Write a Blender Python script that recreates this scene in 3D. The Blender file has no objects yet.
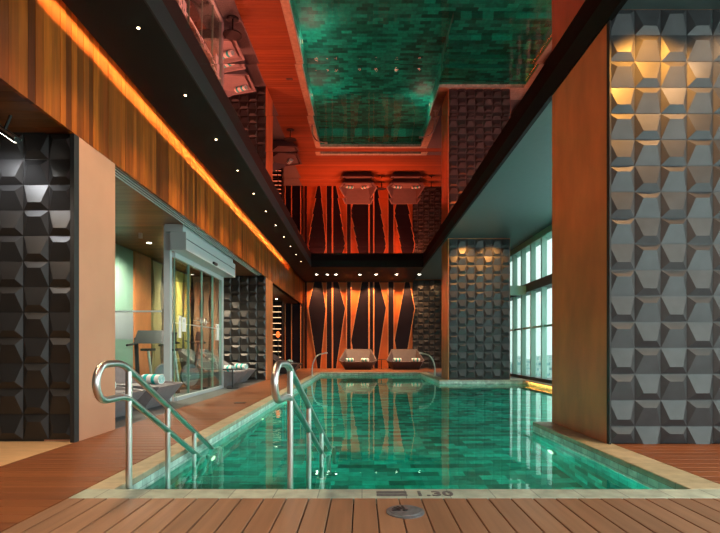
import bpy, math, random
from mathutils import Vector, Matrix
random.seed(7)
S = bpy.context.scene
COL = S.collection
PI = math.pi

# ------------------------------------------------------------------ materials
def new_mat(name):
    m = bpy.data.materials.new(name); m.use_nodes = True
    nt = m.node_tree
    return m, nt, nt.nodes['Principled BSDF']

def mat(name, col, rough=0.5, metal=0.0, emit=None, estr=0.0, noise=0.0, nscale=8.0, bump=0.0, spec=0.5, stretch=(1, 1, 1), coat=0.0):
    m, nt, b = new_mat(name)
    b.inputs['Base Color'].default_value = (*col, 1)
    b.inputs['Roughness'].default_value = rough
    b.inputs['Metallic'].default_value = metal
    b.inputs['Specular IOR Level'].default_value = spec
    b.inputs['Coat Weight'].default_value = coat
    if emit:
        b.inputs['Emission Color'].default_value = (*emit, 1)
        b.inputs['Emission Strength'].default_value = estr
    if noise or bump:
        tc = nt.nodes.new('ShaderNodeTexCoord'); mp = nt.nodes.new('ShaderNodeMapping')
        mp.inputs['Scale'].default_value = stretch
        nt.links.new(tc.outputs['Object'], mp.inputs[0])
        n = nt.nodes.new('ShaderNodeTexNoise'); n.inputs['Scale'].default_value = nscale
        n.inputs['Detail'].default_value = 5
        nt.links.new(mp.outputs[0], n.inputs['Vector'])
        if noise:
            r = nt.nodes.new('ShaderNodeValToRGB')
            r.color_ramp.elements[0].position = 0.3; r.color_ramp.elements[1].position = 0.7
            r.color_ramp.elements[0].color = (*[c * (1 - noise) for c in col], 1)
            r.color_ramp.elements[1].color = (*[min(1, c * (1 + noise)) for c in col], 1)
            nt.links.new(n.outputs['Fac'], r.inputs[0]); nt.links.new(r.outputs[0], b.inputs['Base Color'])
        if bump:
            bp = nt.nodes.new('ShaderNodeBump'); bp.inputs['Strength'].default_value = bump
            bp.inputs['Distance'].default_value = 0.01
            nt.links.new(n.outputs['Fac'], bp.inputs['Height']); nt.links.new(bp.outputs[0], b.inputs['Normal'])
    return m

def wood_mat(name, cols, rough, grain, axis):
    """boards are separate islands of one mesh: each gets its own tone, plus grain along `axis`"""
    m, nt, b = new_mat(name)
    g = nt.nodes.new('ShaderNodeNewGeometry')
    r = nt.nodes.new('ShaderNodeValToRGB'); els = r.color_ramp.elements
    while len(els) < len(cols): els.new(0.5)
    for i, c in enumerate(cols):
        els[i].position = i / (len(cols) - 1); els[i].color = (*c, 1)
    nt.links.new(g.outputs['Random Per Island'], r.inputs[0])
    tc = nt.nodes.new('ShaderNodeTexCoord'); mp = nt.nodes.new('ShaderNodeMapping')
    sc = [22, 22, 22]; sc[axis] = 1.3
    mp.inputs['Scale'].default_value = sc
    nt.links.new(tc.outputs['Object'], mp.inputs[0])
    n = nt.nodes.new('ShaderNodeTexNoise'); n.inputs['Scale'].default_value = 1.0; n.inputs['Detail'].default_value = 6
    n.noise_dimensions = '4D'
    ml = nt.nodes.new('ShaderNodeMath'); ml.operation = 'MULTIPLY'; ml.inputs[1].default_value = 50
    nt.links.new(g.outputs['Random Per Island'], ml.inputs[0]); nt.links.new(ml.outputs[0], n.inputs['W'])
    nt.links.new(mp.outputs[0], n.inputs['Vector'])
    r2 = nt.nodes.new('ShaderNodeMapRange')
    r2.inputs[1].default_value = 0.25; r2.inputs[2].default_value = 0.75
    r2.inputs[3].default_value = 1 - grain; r2.inputs[4].default_value = 1 + grain
    nt.links.new(n.outputs['Fac'], r2.inputs[0])
    mx = nt.nodes.new('ShaderNodeVectorMath'); mx.operation = 'SCALE'
    nt.links.new(r.outputs[0], mx.inputs[0]); nt.links.new(r2.outputs[0], mx.inputs['Scale'])
    nt.links.new(mx.outputs[0], b.inputs['Base Color'])
    b.inputs['Roughness'].default_value = rough
    bp = nt.nodes.new('ShaderNodeBump'); bp.inputs['Strength'].default_value = 0.15; bp.inputs['Distance'].default_value = 0.004
    nt.links.new(n.outputs['Fac'], bp.inputs['Height']); nt.links.new(bp.outputs[0], b.inputs['Normal'])
    return m

def brick_mat(name, c1, c2, mortar, bw, rh, ms, rough, plane='xy', extra=0.25, bias=0.0, spec=0.5, off=0.5):
    m, nt, b = new_mat(name)
    tc = nt.nodes.new('ShaderNodeTexCoord')
    if plane == 'wall':          # blend of the two horizontal axes as u, z as v
        sp = nt.nodes.new('ShaderNodeSeparateXYZ'); cb = nt.nodes.new('ShaderNodeCombineXYZ')
        ad = nt.nodes.new('ShaderNodeMath'); ad.operation = 'ADD'
        nt.links.new(tc.outputs['Object'], sp.inputs[0])
        nt.links.new(sp.outputs[0], ad.inputs[0]); nt.links.new(sp.outputs[1], ad.inputs[1])
        nt.links.new(ad.outputs[0], cb.inputs[0]); nt.links.new(sp.outputs[2], cb.inputs[1])
        src = cb.outputs[0]
    else:
        src = tc.outputs['Object']
    bt = nt.nodes.new('ShaderNodeTexBrick')
    bt.offset = off
    bt.inputs['Color1'].default_value = (*c1, 1); bt.inputs['Color2'].default_value = (*c2, 1)
    bt.inputs['Mortar'].default_value = (*mortar, 1)
    bt.inputs['Scale'].default_value = 1.0
    bt.inputs['Mortar Size'].default_value = ms; bt.inputs['Bias'].default_value = bias
    bt.inputs['Brick Width'].default_value = bw; bt.inputs['Row Height'].default_value = rh
    nt.links.new(src, bt.inputs['Vector'])
    n = nt.nodes.new('ShaderNodeTexNoise'); n.inputs['Scale'].default_value = 9; n.inputs['Detail'].default_value = 6
    nt.links.new(tc.outputs['Object'], n.inputs['Vector'])
    r2 = nt.nodes.new('ShaderNodeMapRange')
    r2.inputs[1].default_value = 0.3; r2.inputs[2].default_value = 0.7
    r2.inputs[3].default_value = 1 - extra; r2.inputs[4].default_value = 1 + extra
    nt.links.new(n.outputs['Fac'], r2.inputs[0])
    mx = nt.nodes.new('ShaderNodeVectorMath'); mx.operation = 'SCALE'
    nt.links.new(bt.outputs['Color'], mx.inputs[0]); nt.links.new(r2.outputs[0], mx.inputs['Scale'])
    nt.links.new(mx.outputs[0], b.inputs['Base Color'])
    b.inputs['Roughness'].default_value = rough; b.inputs['Specular IOR Level'].default_value = spec
    return m

M = {}
M['deck_near'] = wood_mat('deck_near', [(.24, .125, .070), (.31, .165, .095), (.27, .14, .08), (.35, .19, .11)], 0.42, 0.22, 1)
M['deck_side'] = wood_mat('deck_side', [(.15, .043, .011), (.23, .070, .018), (.18, .055, .014), (.27, .085, .024)], 0.45, 0.22, 0)
M['fascia'] = wood_mat('fascia', [(.18, .036, .005), (.42, .10, .012), (.09, .018, .003), (.50, .12, .012), (.28, .055, .007)], 0.35, 0.5, 2)
M['soffit_wood'] = wood_mat('soffit_wood', [(.18, .065, .024), (.28, .11, .04), (.13, .045, .015)], 0.28, 0.3, 0)
M['dark_void'] = mat('dark_void', (.02, .015, .012), 0.8)
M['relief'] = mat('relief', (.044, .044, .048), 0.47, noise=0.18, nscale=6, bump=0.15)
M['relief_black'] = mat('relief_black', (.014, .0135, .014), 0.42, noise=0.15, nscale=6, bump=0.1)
M['relief_edge'] = mat('relief_edge', (.012, .012, .012), 0.6)
M['copper'] = mat('copper', (.64, .20, .07), 0.38, metal=0.0, noise=0.22, nscale=2.5, stretch=(1, 1, .45), bump=0.05)
M['peach'] = mat('peach', (.62, .29, .17), 0.5, noise=0.05, nscale=2)
M['orange_wall'] = mat('orange_wall', (.72, .17, .035), 0.4, noise=0.1, nscale=3)
M['purple'] = mat('purple', (.009, .004, .010), 0.55, spec=.2, noise=0.15, nscale=2)
M['trimline'] = mat('trimline', (.8, .3, .12), 0.3)
M['ceiling_dark'] = mat('ceiling_dark', (.004, .004, .004), 0.6, spec=.2)
M['ceiling_teal'] = mat('ceiling_teal', (.055, .085, .085), 0.42, noise=0.05)  # teal cast of the window light put into the dark paint colour
M['beam'] = mat('beam', (.022, .019, .020), 0.5, spec=.3)
M['beam_black'] = mat('beam_black', (.004, .003, .003), 0.7, spec=.15)
M['wall_plain'] = mat('wall_plain', (.10, .08, .07), 0.7)
M['granite'] = mat('granite', (.11, .11, .115), 0.5, noise=0.35, nscale=30)
M['stone_floor'] = mat('stone_floor', (.55, .33, .16), 0.4, noise=0.12, nscale=4, stretch=(1, 3, 1))
M['coping'] = brick_mat('coping', (.36, .42, .35), (.46, .50, .41), (.2, .23, .2), .3, 2, .004, 0.5, extra=.22)
M['coping_sand'] = brick_mat('coping_sand', (.38, .33, .21), (.46, .39, .26), (.26, .22, .15), 2, .6, .004, 0.5, extra=.2)
M['coping_face'] = brick_mat('coping_face', (.45, .64, .56), (.66, .78, .70), (.3, .45, .4), .15, .11, .004, 0.4, plane='wall', extra=.3)
M['pool_tile'] = brick_mat('pool_tile', (.0, .115, .085), (.005, .54, .42), (.0, .2, .15), .30, .15, .004, 0.4, extra=.25, bias=-.1)
M['pool_wall'] = brick_mat('pool_wall', (.0, .115, .085), (.005, .54, .42), (.0, .2, .15), .30, .15, .004, 0.4, plane='wall', extra=.25, bias=-.1)
M['steel'] = mat('steel', (.66, .65, .62), 0.3, metal=1.0)
M['steel_dark'] = mat('steel_dark', (.16, .17, .19), 0.4, metal=0.3, noise=.3, nscale=40)
M['alu'] = mat('alu', (.58, .66, .68), 0.4, metal=0.3)
M['alu_dark'] = mat('alu_dark', (.10, .13, .14), 0.4, metal=0.5)
M['black'] = mat('black', (.012, .012, .013), 0.4)
M['bed_shell'] = mat('bed_shell', (.085, .062, .065), 0.45, noise=.1, nscale=5)
M['bed_grey'] = mat('bed_grey', (.23, .21, .22), 0.6, noise=.1, nscale=12)
M['bed_cushion'] = mat('bed_cushion', (.10, .08, .08), 0.8, noise=.1, nscale=30)
M['towel_white'] = mat('towel_white', (.85, .86, .85), 0.9, bump=.3, nscale=60)
M['towel_teal'] = mat('towel_teal', (.02, .52, .52), 0.9, bump=.3, nscale=60)
M['paper'] = mat('paper', (.85, .85, .85), 0.6)
M['mullion'] = mat('mullion', (.26, .46, .38), 0.4, metal=0.2)
M['win_dark'] = mat('win_dark', (.03, .035, .035), 0.4)
M['green_panel'] = mat('green_panel', (.26, .38, .30), 0.35)
M['grey_panel'] = mat('grey_panel', (.35, .34, .36), 0.5)
M['beige'] = mat('beige', (.55, .38, .20), 0.5, noise=.08, nscale=3)
M['yellow_panel'] = mat('yellow_panel', (.60, .44, .13), 0.5, noise=.08, nscale=3)
M['pink_panel'] = mat('pink_panel', (.45, .22, .16), 0.5, noise=.08, nscale=3)
M['shelf'] = mat('shelf', (.35, .22, .12), 0.4)
M['lamp_warm'] = mat('lamp_warm', (1, 1, 1), 0.5, emit=(1, .66, .36), estr=14)
M['lamp_white'] = mat('lamp_white', (1, 1, 1), 0.5, emit=(1, .9, .75), estr=14)
M['lamp_orange'] = mat('lamp_orange', (1, 1, 1), 0.5, emit=(1, .3, .05), estr=3)
M['lamp_pool'] = mat('lamp_pool', (1, 1, 1), 0.5, emit=(.8, 1, .6), estr=9)
M['lamp_disc'] = mat('lamp_disc', (.5, .75, .68), 0.4, emit=(.5, .8, .7), estr=.5)
M['lamp_shelf'] = mat('lamp_shelf', (1, 1, 1), 0.5, emit=(1, .6, .3), estr=1.6)
M['lamp_dim'] = mat('lamp_dim', (.6, .8, .6), 0.3, emit=(.7, 1, .6), estr=1.0)
M['red_glass'] = mat('red_glass', (.9, .08, .02), 0.2, emit=(1, .15, .03), estr=1.2)
M['bottle'] = mat('bottle', (.25, .16, .08), 0.15)
M['facade'] = brick_mat('facade', (.12, .30, .32), (.42, .62, .62), (.55, .70, .68), 5, 3.4, .9, 0.6, plane='wall', extra=.1)  # pale teal distance haze mixed into the building colours
M['facade_pale'] = brick_mat('facade_pale', (.5, .62, .62), (.30, .46, .48), (.7, .78, .76), 4, 3.4, 1.0, 0.6, plane='wall', extra=.1)  # paler mix, also with the haze in the colour
M['ground'] = mat('ground', (.30, .42, .40), 0.9, noise=.4, nscale=.03)  # haze tint in the colour here too

def glass_mat(name, tint, refl=1.0):
    m, nt, b = new_mat(name)
    nt.nodes.remove(b)
    out = nt.nodes['Material Output']
    t = nt.nodes.new('ShaderNodeBsdfTransparent'); t.inputs[0].default_value = (*tint, 1)
    g = nt.nodes.new('ShaderNodeBsdfGlossy'); g.inputs['Roughness'].default_value = 0.0
    g.inputs['Color'].default_value = (refl, refl, refl, 1)
    lw = nt.nodes.new('ShaderNodeLayerWeight'); pw = nt.nodes.new('ShaderNodeMath'); pw.operation = 'POWER'; pw.inputs[1].default_value = 5
    f = nt.nodes.new('ShaderNodeMath'); f.operation = 'MULTIPLY_ADD'; f.inputs[1].default_value = .9; f.inputs[2].default_value = .04
    nt.links.new(lw.outputs['Facing'], pw.inputs[0]); nt.links.new(pw.outputs[0], f.inputs[0])
    mx = nt.nodes.new('ShaderNodeMixShader')
    nt.links.new(f.outputs[0], mx.inputs[0]); nt.links.new(t.outputs[0], mx.inputs[1]); nt.links.new(g.outputs[0], mx.inputs[2])
    nt.links.new(mx.outputs[0], out.inputs[0])
    return m
M['glass'] = glass_mat('glass', (.88, .95, .92))

def mirror_mat():
    m, nt, b = new_mat('mirror_copper')
    b.inputs['Metallic'].default_value = 1.0
    b.inputs['Base Color'].default_value = (.90, .24, .215, 1)
    b.inputs['Specular Tint'].default_value = (1, .8, .75, 1)
    b.inputs['Roughness'].default_value = 0.0
    return m
M['mirror'] = mirror_mat()

def water_mat():
    m, nt, b = new_mat('pool_water')
    nt.nodes.remove(b); out = nt.nodes['Material Output']
    t = nt.nodes.new('ShaderNodeBsdfGlass'); t.inputs['IOR'].default_value = 1.33
    t.inputs['Roughness'].default_value = 0.0
    t.inputs['Color'].default_value = (.80, 1, .93, 1)
    tc = nt.nodes.new('ShaderNodeTexCoord')
    mp = nt.nodes.new('ShaderNodeMapping'); mp.inputs['Scale'].default_value = (1.0, 1.6, 1)
    n = nt.nodes.new('ShaderNodeTexNoise'); n.inputs['Scale'].default_value = 2.2; n.inputs['Detail'].default_value = 2
    bp = nt.nodes.new('ShaderNodeBump'); bp.inputs['Strength'].default_value = 0.5; bp.inputs['Distance'].default_value = 0.0035
    nt.links.new(tc.outputs['Object'], mp.inputs[0]); nt.links.new(mp.outputs[0], n.inputs['Vector'])
    nt.links.new(n.outputs['Fac'], bp.inputs['Height'])
    nt.links.new(bp.outputs[0], t.inputs['Normal'])
    nt.links.new(t.outputs[0], out.inputs[0])
    return m
M['water'] = water_mat()

# ------------------------------------------------------------------ mesh helpers
class MB:
    def __init__(s): s.v = []; s.f = []
    def add(s, vs, fs):
        o = len(s.v); s.v += [tuple(v) for v in vs]; s.f += [tuple(i + o for i in f) for f in fs]; return s
    def box(s, x0, x1, y0, y1, z0, z1):
        return s.add([(x0, y0, z0), (x1, y0, z0), (x1, y1, z0), (x0, y1, z0), (x0, y0, z1), (x1, y0, z1), (x1, y1, z1), (x0, y1, z1)],
                     [(0, 3, 2, 1), (4, 5, 6, 7), (0, 1, 5, 4), (1, 2, 6, 5), (2, 3, 7, 6), (3, 0, 4, 7)])
    def bbox(s, x0, x1, y0, y1, z0, z1, c=.004):      # box with a chamfered top
        return s.add([(x0, y0, z0), (x1, y0, z0), (x1, y1, z0), (x0, y1, z0),
                      (x0, y0, z1 - c), (x1, y0, z1 - c), (x1, y1, z1 - c), (x0, y1, z1 - c),
                      (x0 + c, y0 + c, z1), (x1 - c, y0 + c, z1), (x1 - c, y1 - c, z1), (x0 + c, y1 - c, z1)],
                     [(0, 3, 2, 1), (8, 9, 10, 11), (0, 1, 5, 4), (1, 2, 6, 5), (2, 3, 7, 6), (3, 0, 4, 7),
                      (4, 5, 9, 8), (5, 6, 10, 9), (6, 7, 11, 10), (7, 4, 8, 11)])
    def prism(s, pts, d):                              # polygon points + extrusion vector
        n = len(pts); d = Vector(d)
        vs = [Vector(p) for p in pts] + [Vector(p) + d for p in pts]
        return s.add(vs, [tuple(range(n))[::-1], tuple(range(n, 2 * n))] + [(i, (i + 1) % n, n + (i + 1) % n, n + i) for i in range(n)])
    def cyl(s, c, r, h, n=24, axis=2, r2=None):
        r2 = r if r2 is None else r2
        a = []; b = []
        for i in range(n):
            t = 2 * PI * i / n; p = [math.cos(t), math.sin(t)]
            def mk(rr, hh):
                q = [0, 0, 0]; q[(axis + 1) % 3] = p[0] * rr; q[(axis + 2) % 3] = p[1] * rr; q[axis] = hh
                return (c[0] + q[0], c[1] + q[1], c[2] + q[2])
            a.append(mk(r, 0)); b.append(mk(r2, h))
        return s.add(a + b, [tuple(range(n))[::-1], tuple(range(n, 2 * n))] + [(i, (i + 1) % n, n + (i + 1) % n, n + i) for i in range(n)])
    def lathe(s, prof, c, n=24):
        vs = []; fs = []; m = len(prof)
        for r, z in prof:
            for i in range(n):
                t = 2 * PI * i / n; vs.append((c[0] + r * math.cos(t), c[1] + r * math.sin(t), c[2] + z))
        for k in range(m - 1):
            for i in range(n):
                j = (i + 1) % n; fs.append((k * n + i, k * n + j, (k + 1) * n + j, (k + 1) * n + i))
        fs.append(tuple(range(n))[::-1]); fs.append(tuple(range((m - 1) * n, m * n)))
        return s.add(vs, fs)
    def tube(s, pts, r, n=14):
        pts = [Vector(p) for p in pts]; vs = []; fs = []
        up = None
        for i, p in enumerate(pts):
            d = (pts[min(i + 1, len(pts) - 1)] - pts[max(i - 1, 0)]).normalized()
            if up is None:
                up = Vector((1, 0, 0)) if abs(d.x) < .9 else Vector((0, 1, 0))
            a = (up - d * up.dot(d)).normalized(); bb = d.cross(a); up = a
            for k in range(n):
                t = 2 * PI * k / n; vs.append(p + a * math.cos(t) * r + bb * math.sin(t) * r)
        for i in range(len(pts) - 1):
            for k in range(n):
                j = (k + 1) % n; fs.append((i * n + k, i * n + j, (i + 1) * n + j, (i + 1) * n + k))
        fs.append(tuple(range(n))[::-1]); fs.append(tuple(range((len(pts) - 1) * n, len(pts) * n)))
        return s.add(vs, fs)
    def build(s, name, m, parent=None, smooth=False, loc=None, recalc=True):
        me = bpy.data.meshes.new(name); me.from_pydata(s.v, [], s.f)
        if recalc:
            import bmesh
            b = bmesh.new(); b.from_mesh(me); bmesh.ops.recalc_face_normals(b, faces=b.faces); b.to_mesh(me); b.free()
        me.materials.append(M[m] if isinstance(m, str) else m)
        if smooth:
            for p in me.polygons: p.use_smooth = True
            me.set_sharp_from_angle(angle=math.radians(40))
        o = bpy.data.objects.new(name, me); COL.objects.link(o)
        if loc: o.location = loc
        if parent: o.parent = parent
        return o

def tag(o, label=None, cat=None, group=None, kind=None):
    if label: o['label'] = label
    if cat: o['category'] = cat
    if group: o['group'] = group
    if kind: o['kind'] = kind
    return o
def empty(name, loc=(0, 0, 0), rz=0):
    o = bpy.data.objects.new(name, None); COL.objects.link(o)
    o.location = loc; o.rotation_euler = (0, 0, rz); o.empty_display_size = .1
    return o
def copy_tree(o, parent=None):
    c = o.copy(); COL.objects.link(c)
    if parent: c.parent = parent
    for ch in [x for x in COL.objects if x.parent == o]:
        copy_tree(ch, c)
    return c
def struct(mb, name, m, label=None, smooth=False, parent=None):
    o = mb.build(name, m, parent, smooth)
    if parent is None: tag(o, label, None, None, 'structure')
    return o
def arc(c, r, a0, a1, n, plane):                       # plane: function (a,b)->point
    return [plane(c[0] + r * math.cos(a0 + (a1 - a0) * i / n), c[1] + r * math.sin(a0 + (a1 - a0) * i / n)) for i in range(n + 1)]
def round_path(pts, r, n=6):
    pts = [Vector(p) for p in pts]; out = [pts[0]]
    for i in range(1, len(pts) - 1):
        a, b, c = pts[i - 1], pts[i], pts[i + 1]
        d1 = (a - b).normalized(); d2 = (c - b).normalized()
        k = min(r, (a - b).length * .45, (c - b).length * .45)
        p0 = b + d1 * k; p1 = b + d2 * k
        for j in range(n + 1):
            t = j / n; out.append(p0 * (1 - t) ** 2 + b * 2 * t * (1 - t) + p1 * t * t)
    out.append(pts[-1]); return out

def light(name, kind, loc, energy, col, size=.1, size_y=None, direction=None, spot=None, blend=.6, parent=None):
    l = bpy.data.lights.new(name, kind); l.energy = energy; l.color = col
    if kind == 'AREA':
        l.shape = 'RECTANGLE'; l.size = size; l.size_y = size_y or size
    elif kind == 'SPOT':
        l.spot_size = spot or math.radians(70); l.spot_blend = blend; l.shadow_soft_size = size
    else:
        l.shadow_soft_size = size
    o = bpy.data.objects.new(name, l); COL.objects.link(o); o.location = loc
    if direction is not None:
        o.rotation_euler = Vector(direction).to_track_quat('-Z', 'Y').to_euler()
    return o

# ------------------------------------------------------------------ main dimensions (metres, camera at origin, eye 1 m above the deck)
ZC = 4.45            # dark ceiling
ZR = 4.60            # ceiling by the windows
ZM = 4.735           # mirror ceiling
YW = 24.9            # end wall
XL, XR = -6.0, 5.5   # outer walls
YB = -3.0            # behind the camera
WZ = -.13            # water line
XA, XB = -2.14, 2.57 # trough edges

# ------------------------------------------------------------------ floors
b = MB(); x = .095 - .15 * 14
while x < 2.65:
    x0, x1 = max(x + .004, -1.972), min(x + .146, 2.648)
    if x1 - x0 > .02: b.bbox(x0, x1, YB, 3.218, -.03, 0, .003)
    x += .15
struct(b, 'floor', 'deck_near', 'reddish brown timber boards running away from the viewer in front of the pool')
b = MB(); y = YB
while y < YW:
    y1 = min(y + .141, YW)
    if y < 20.6:
        x1 = -1.98 if y1 < 20.64 else 0
        b.bbox(-3.08, x1, y + .003, y1, -.03, 0, .003)
    else:
        b.bbox(-3.08, 4.4, y + .003, y1, -.03, 0, .003)
    y += .144
struct(b, 'floor', 'deck_side', 'orange brown timber boards of the long walkway left of the pool and at its far end')
b = MB(); y = YB
while y < 5.0:
    b.bbox(2.652, XR, y + .003, y + .141, -.03, 0, .003); y += .144
struct(b, 'floor', 'deck_side', 'orange brown timber boards right of the pool before the relief tile pillar')
b = MB().box(-3.08, 5.5, YB, 3.2, -.3, -.032); b.box(-3.08, -1.98, 3.2, YW, -.3, -.032); b.box(2.66, XR, 3.2, 6.6, -.3, -.032)
b.box(-3.08, 4.4, 20.64, YW, -.3, -.032)
struct(b, 'floor', 'dark_void')
struct(MB().box(XL, -3.085, YB, 5.2, -.3, 0), 'floor', 'stone_floor', 'pale tan stone floor before the black relief wall at left')
b = MB().box(XL, -3.085, 5.2, YW, -.3, .0)
struct(b, 'floor', 'granite', 'dark grey granite floor strip of the alcove with the daybeds')

# ------------------------------------------------------------------ pool
out = [(-1.77, 3.43), (2.35, 3.43), (2.35, 6.6), (5.3, 6.6), (5.3, 15.5), (2.5, 15.5), (2.5, 20.4), (-1.77, 20.4)]
n = len(out)
b = MB(); b.add([(x, y, -1.35) for x, y in out], [tuple(range(n))])
pool_floor = b.build('pool_basin', 'pool_tile')
tag(pool_floor, 'green mosaic tiled pool basin below the water', 'swimming pool', kind='structure')
b = MB()
b.add([(x, y, -1.35) for x, y in out] + [(x, y, -.16) for x, y in out], [(i, (i + 1) % n, n + (i + 1) % n, n + i) for i in range(n)])
b.build('pool_wall', 'pool_wall', pool_floor)
b = MB()
b.add([(x, y, -.16) for x, y in out] + [(x, y, -.052) for x, y in out], [(i, (i + 1) % n, n + (i + 1) % n, n + i) for i in range(n)])
b.build('waterline_tiles', 'coping_face', pool_floor)
# submerged ledges
for (x0, x1, y0, y1, zt) in [(2.5, 5.3, 14.7, 15.5, -.42), (2.5, 5.3, 13.9, 14.7, -.72), (2.5, 5.3, 13.1, 13.9, -1.02),
                             (-1.77, 2.5, 19.7, 20.4, -.45)]:
    MB().box(x0, x1 - .002, y0, y1 - .002, -1.349, zt).build('submerged_step', 'pool_tile', pool_floor)
for k in range(4):
    MB().box(-1.768, -.33, 3.432, 3.86 + .42 * k, -1.348 + .001 * k, -.34 - .21 * k).build('submerged_step', 'pool_tile', pool_floor)
# coping stones
struct(MB().bbox(-1.976, 2.65, 3.222, 3.43, -.05, 0, .006), 'trim_1', 'coping', 'pale grey green stone coping along the near end of the pool')
struct(MB().bbox(-1.976, -1.77, 3.432, 20.62, -.05, 0, .006), 'trim_2', 'coping_sand', 'sandy stone coping along the left side of the pool')
struct(MB().bbox(2.35, 2.65, 3.432, 6.6, -.05, 0, .006), 'trim_3', 'coping_sand', 'sandy stone coping right of the pool beside the copper faced pillar')
struct(MB().bbox(-1.768, 2.78, 20.4, 20.62, -.05, 0, .006), 'trim_4', 'coping', 'stone coping along the far end of the pool')
struct(MB().bbox(2.5, 2.78, 15.5, 20.398, -.05, 0, .006), 'trim_5', 'coping_sand', 'stone coping right of the pool behind the far pillar')
struct(MB().bbox(2.785, 5.5, 15.5, 16.4, -.05, 0, .006), 'trim_6', 'coping', 'stone coping under the far relief tile pillar')
struct(MB().bbox(5.22, 5.5, 6.6, 15.498, -.03, 0, .006), 'trim_7', 'coping_sand', 'stone ledge below the windows lit golden from beneath')
struct(MB().box(2.652, 5.5, 6.0, 6.598, -.05, 0), 'trim_8', 'coping_sand')
struct(MB().box(2.79, 5.5, 16.4, 20.6, -.05, 0), 'floor', 'granite')
# water
b = MB(); b.add([(x, y, WZ) for x, y in out], [tuple(range(n))])
tag(b.build('pool_water', 'water'), 'still green water filling the indoor pool', 'water', kind='stuff')
# ------------------------------------------------------------------ ceilings
L = 1.40; y0 = 6.29 - L * 7; k = 0
b = MB()
while y0 < 20.15:
    y1 = y0 + L
    for (xa, xb) in [(XA - .02, XB + .02)]:
        vs = []; fs = []; N = 16
        ys = [max(min(y0 + .002 + (L - .004) * i / N, 20.2), YB) for i in range(N + 1)]
        for yy in ys:
            t = (yy - y0) / L
            z = ZM - .0026 * (1 - (2 * t - 1) ** 2)
            vs += [(xa, yy, z), (xb, yy, z)]
        for i in range(N): fs.append((2 * i, 2 * i + 1, 2 * i + 3, 2 * i + 2))
        b.add(vs, fs)
    y0 = y1
mir = b.build('ceiling_mirror', 'mirror', smooth=False, recalc=False)
for p in mir.data.polygons: p.use_smooth = True
tag(mir, 'copper tinted mirror ceiling of slightly bulging panels over the pool', 'mirror ceiling', kind='structure')
struct(MB().box(XL - .2, XR + .2, YB - .2, YW + .3, 5.3, 5.4), 'roof', 'dark_void')
# left dark ceiling with a thin lip at the light slot
b = MB().box(-2.97, XA - .002, YB, 20.2, ZC, ZC + .03)
struct(b, 'ceiling_left', 'ceiling_dark', 'matt black ceiling strip with small downlights left of the mirror')
struct(MB().box(-3.07, XA - .02, YB, YW, 4.80, 5.3), 'ceiling_slot', 'ceiling_dark')
struct(MB().box(XA - .022, XA, YB, 20.2, ZC - .001, ZM + .2), 'beam_left', 'beam', 'dark grey edge beam between the black ceiling and the mirror at left')
struct(MB().box(XB, XB + .06, YB, 20.2, ZC, ZM + .2), 'beam_right', 'beam_black', 'black edge beam along the right side of the mirror ceiling')
struct(MB().box(XB + .062, XR, YB, YW, ZR, ZR + .1), 'ceiling_right', 'ceiling_teal', 'dark grey green painted ceiling near the windows')
struct(MB().box(-2.99, XB + .06, 20.202, YW, ZC, ZM + .2), 'ceiling_far', 'ceiling_dark', 'dark dropped ceiling with downlights before the diamond wall')
struct(MB().box(-3.3, 4.4, YW - .001, YW + .2, -.3, 5.3), 'wall_far', 'orange_wall', 'glowing orange wall behind the dark diamond panels')

# fascia boards (vertical planks)
b = MB(); y = YB; random.seed(3)
while y < YW - .01:
    w = random.choice([.09, .10, .12, .13])
    b.box(-3.11, -3.07 + random.uniform(0, .004), y + .0015, min(y + w - .0015, YW - .01), 3.30, 4.80); y += w
struct(b, 'wall_left_upper', 'fascia', 'tall fascia of vertical orange brown timber planks above the left walkway')
struct(MB().box(-3.2, -3.112, YB, YW - .01, 3.385, 4.8), 'wall_left_backing', 'dark_void')
# wooden soffit with boards across
b = MB(); y = YB
while y < YW - .05:
    b.box(XL, -3.315 if y > 5.9 else -3.115, y + .002, min(y + .178, YW - .02), 3.35, 3.38); y += .18
struct(b, 'ceiling_wood', 'soffit_wood', 'dark timber boarded soffit over the left alcove and the gym')
struct(MB().box(XL, -3.2, YB, YW, 3.40, 3.46), 'ceiling_backing', 'dark_void')
struct(MB().box(XL - .1, XL, YB, YW, -.3, 5.3), 'wall_left', 'wall_plain')
# linear slot diffuser along the soffit edge
g = empty('slot_diffuser', (-3.22, 10.5, 3.32))
tag(g, 'long white slotted air grille running along the edge of the timber soffit', 'air grille')
MB().box(-.085, .085, -4.5, 4.55, .025, .06).build('grille_box', 'black', g)
for i in range(4):
    MB().box(-.085 + .052 * i, -.073 + .052 * i, -4.5, 4.55, -.005, .012).build('grille_blade', 'paper', g)

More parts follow.
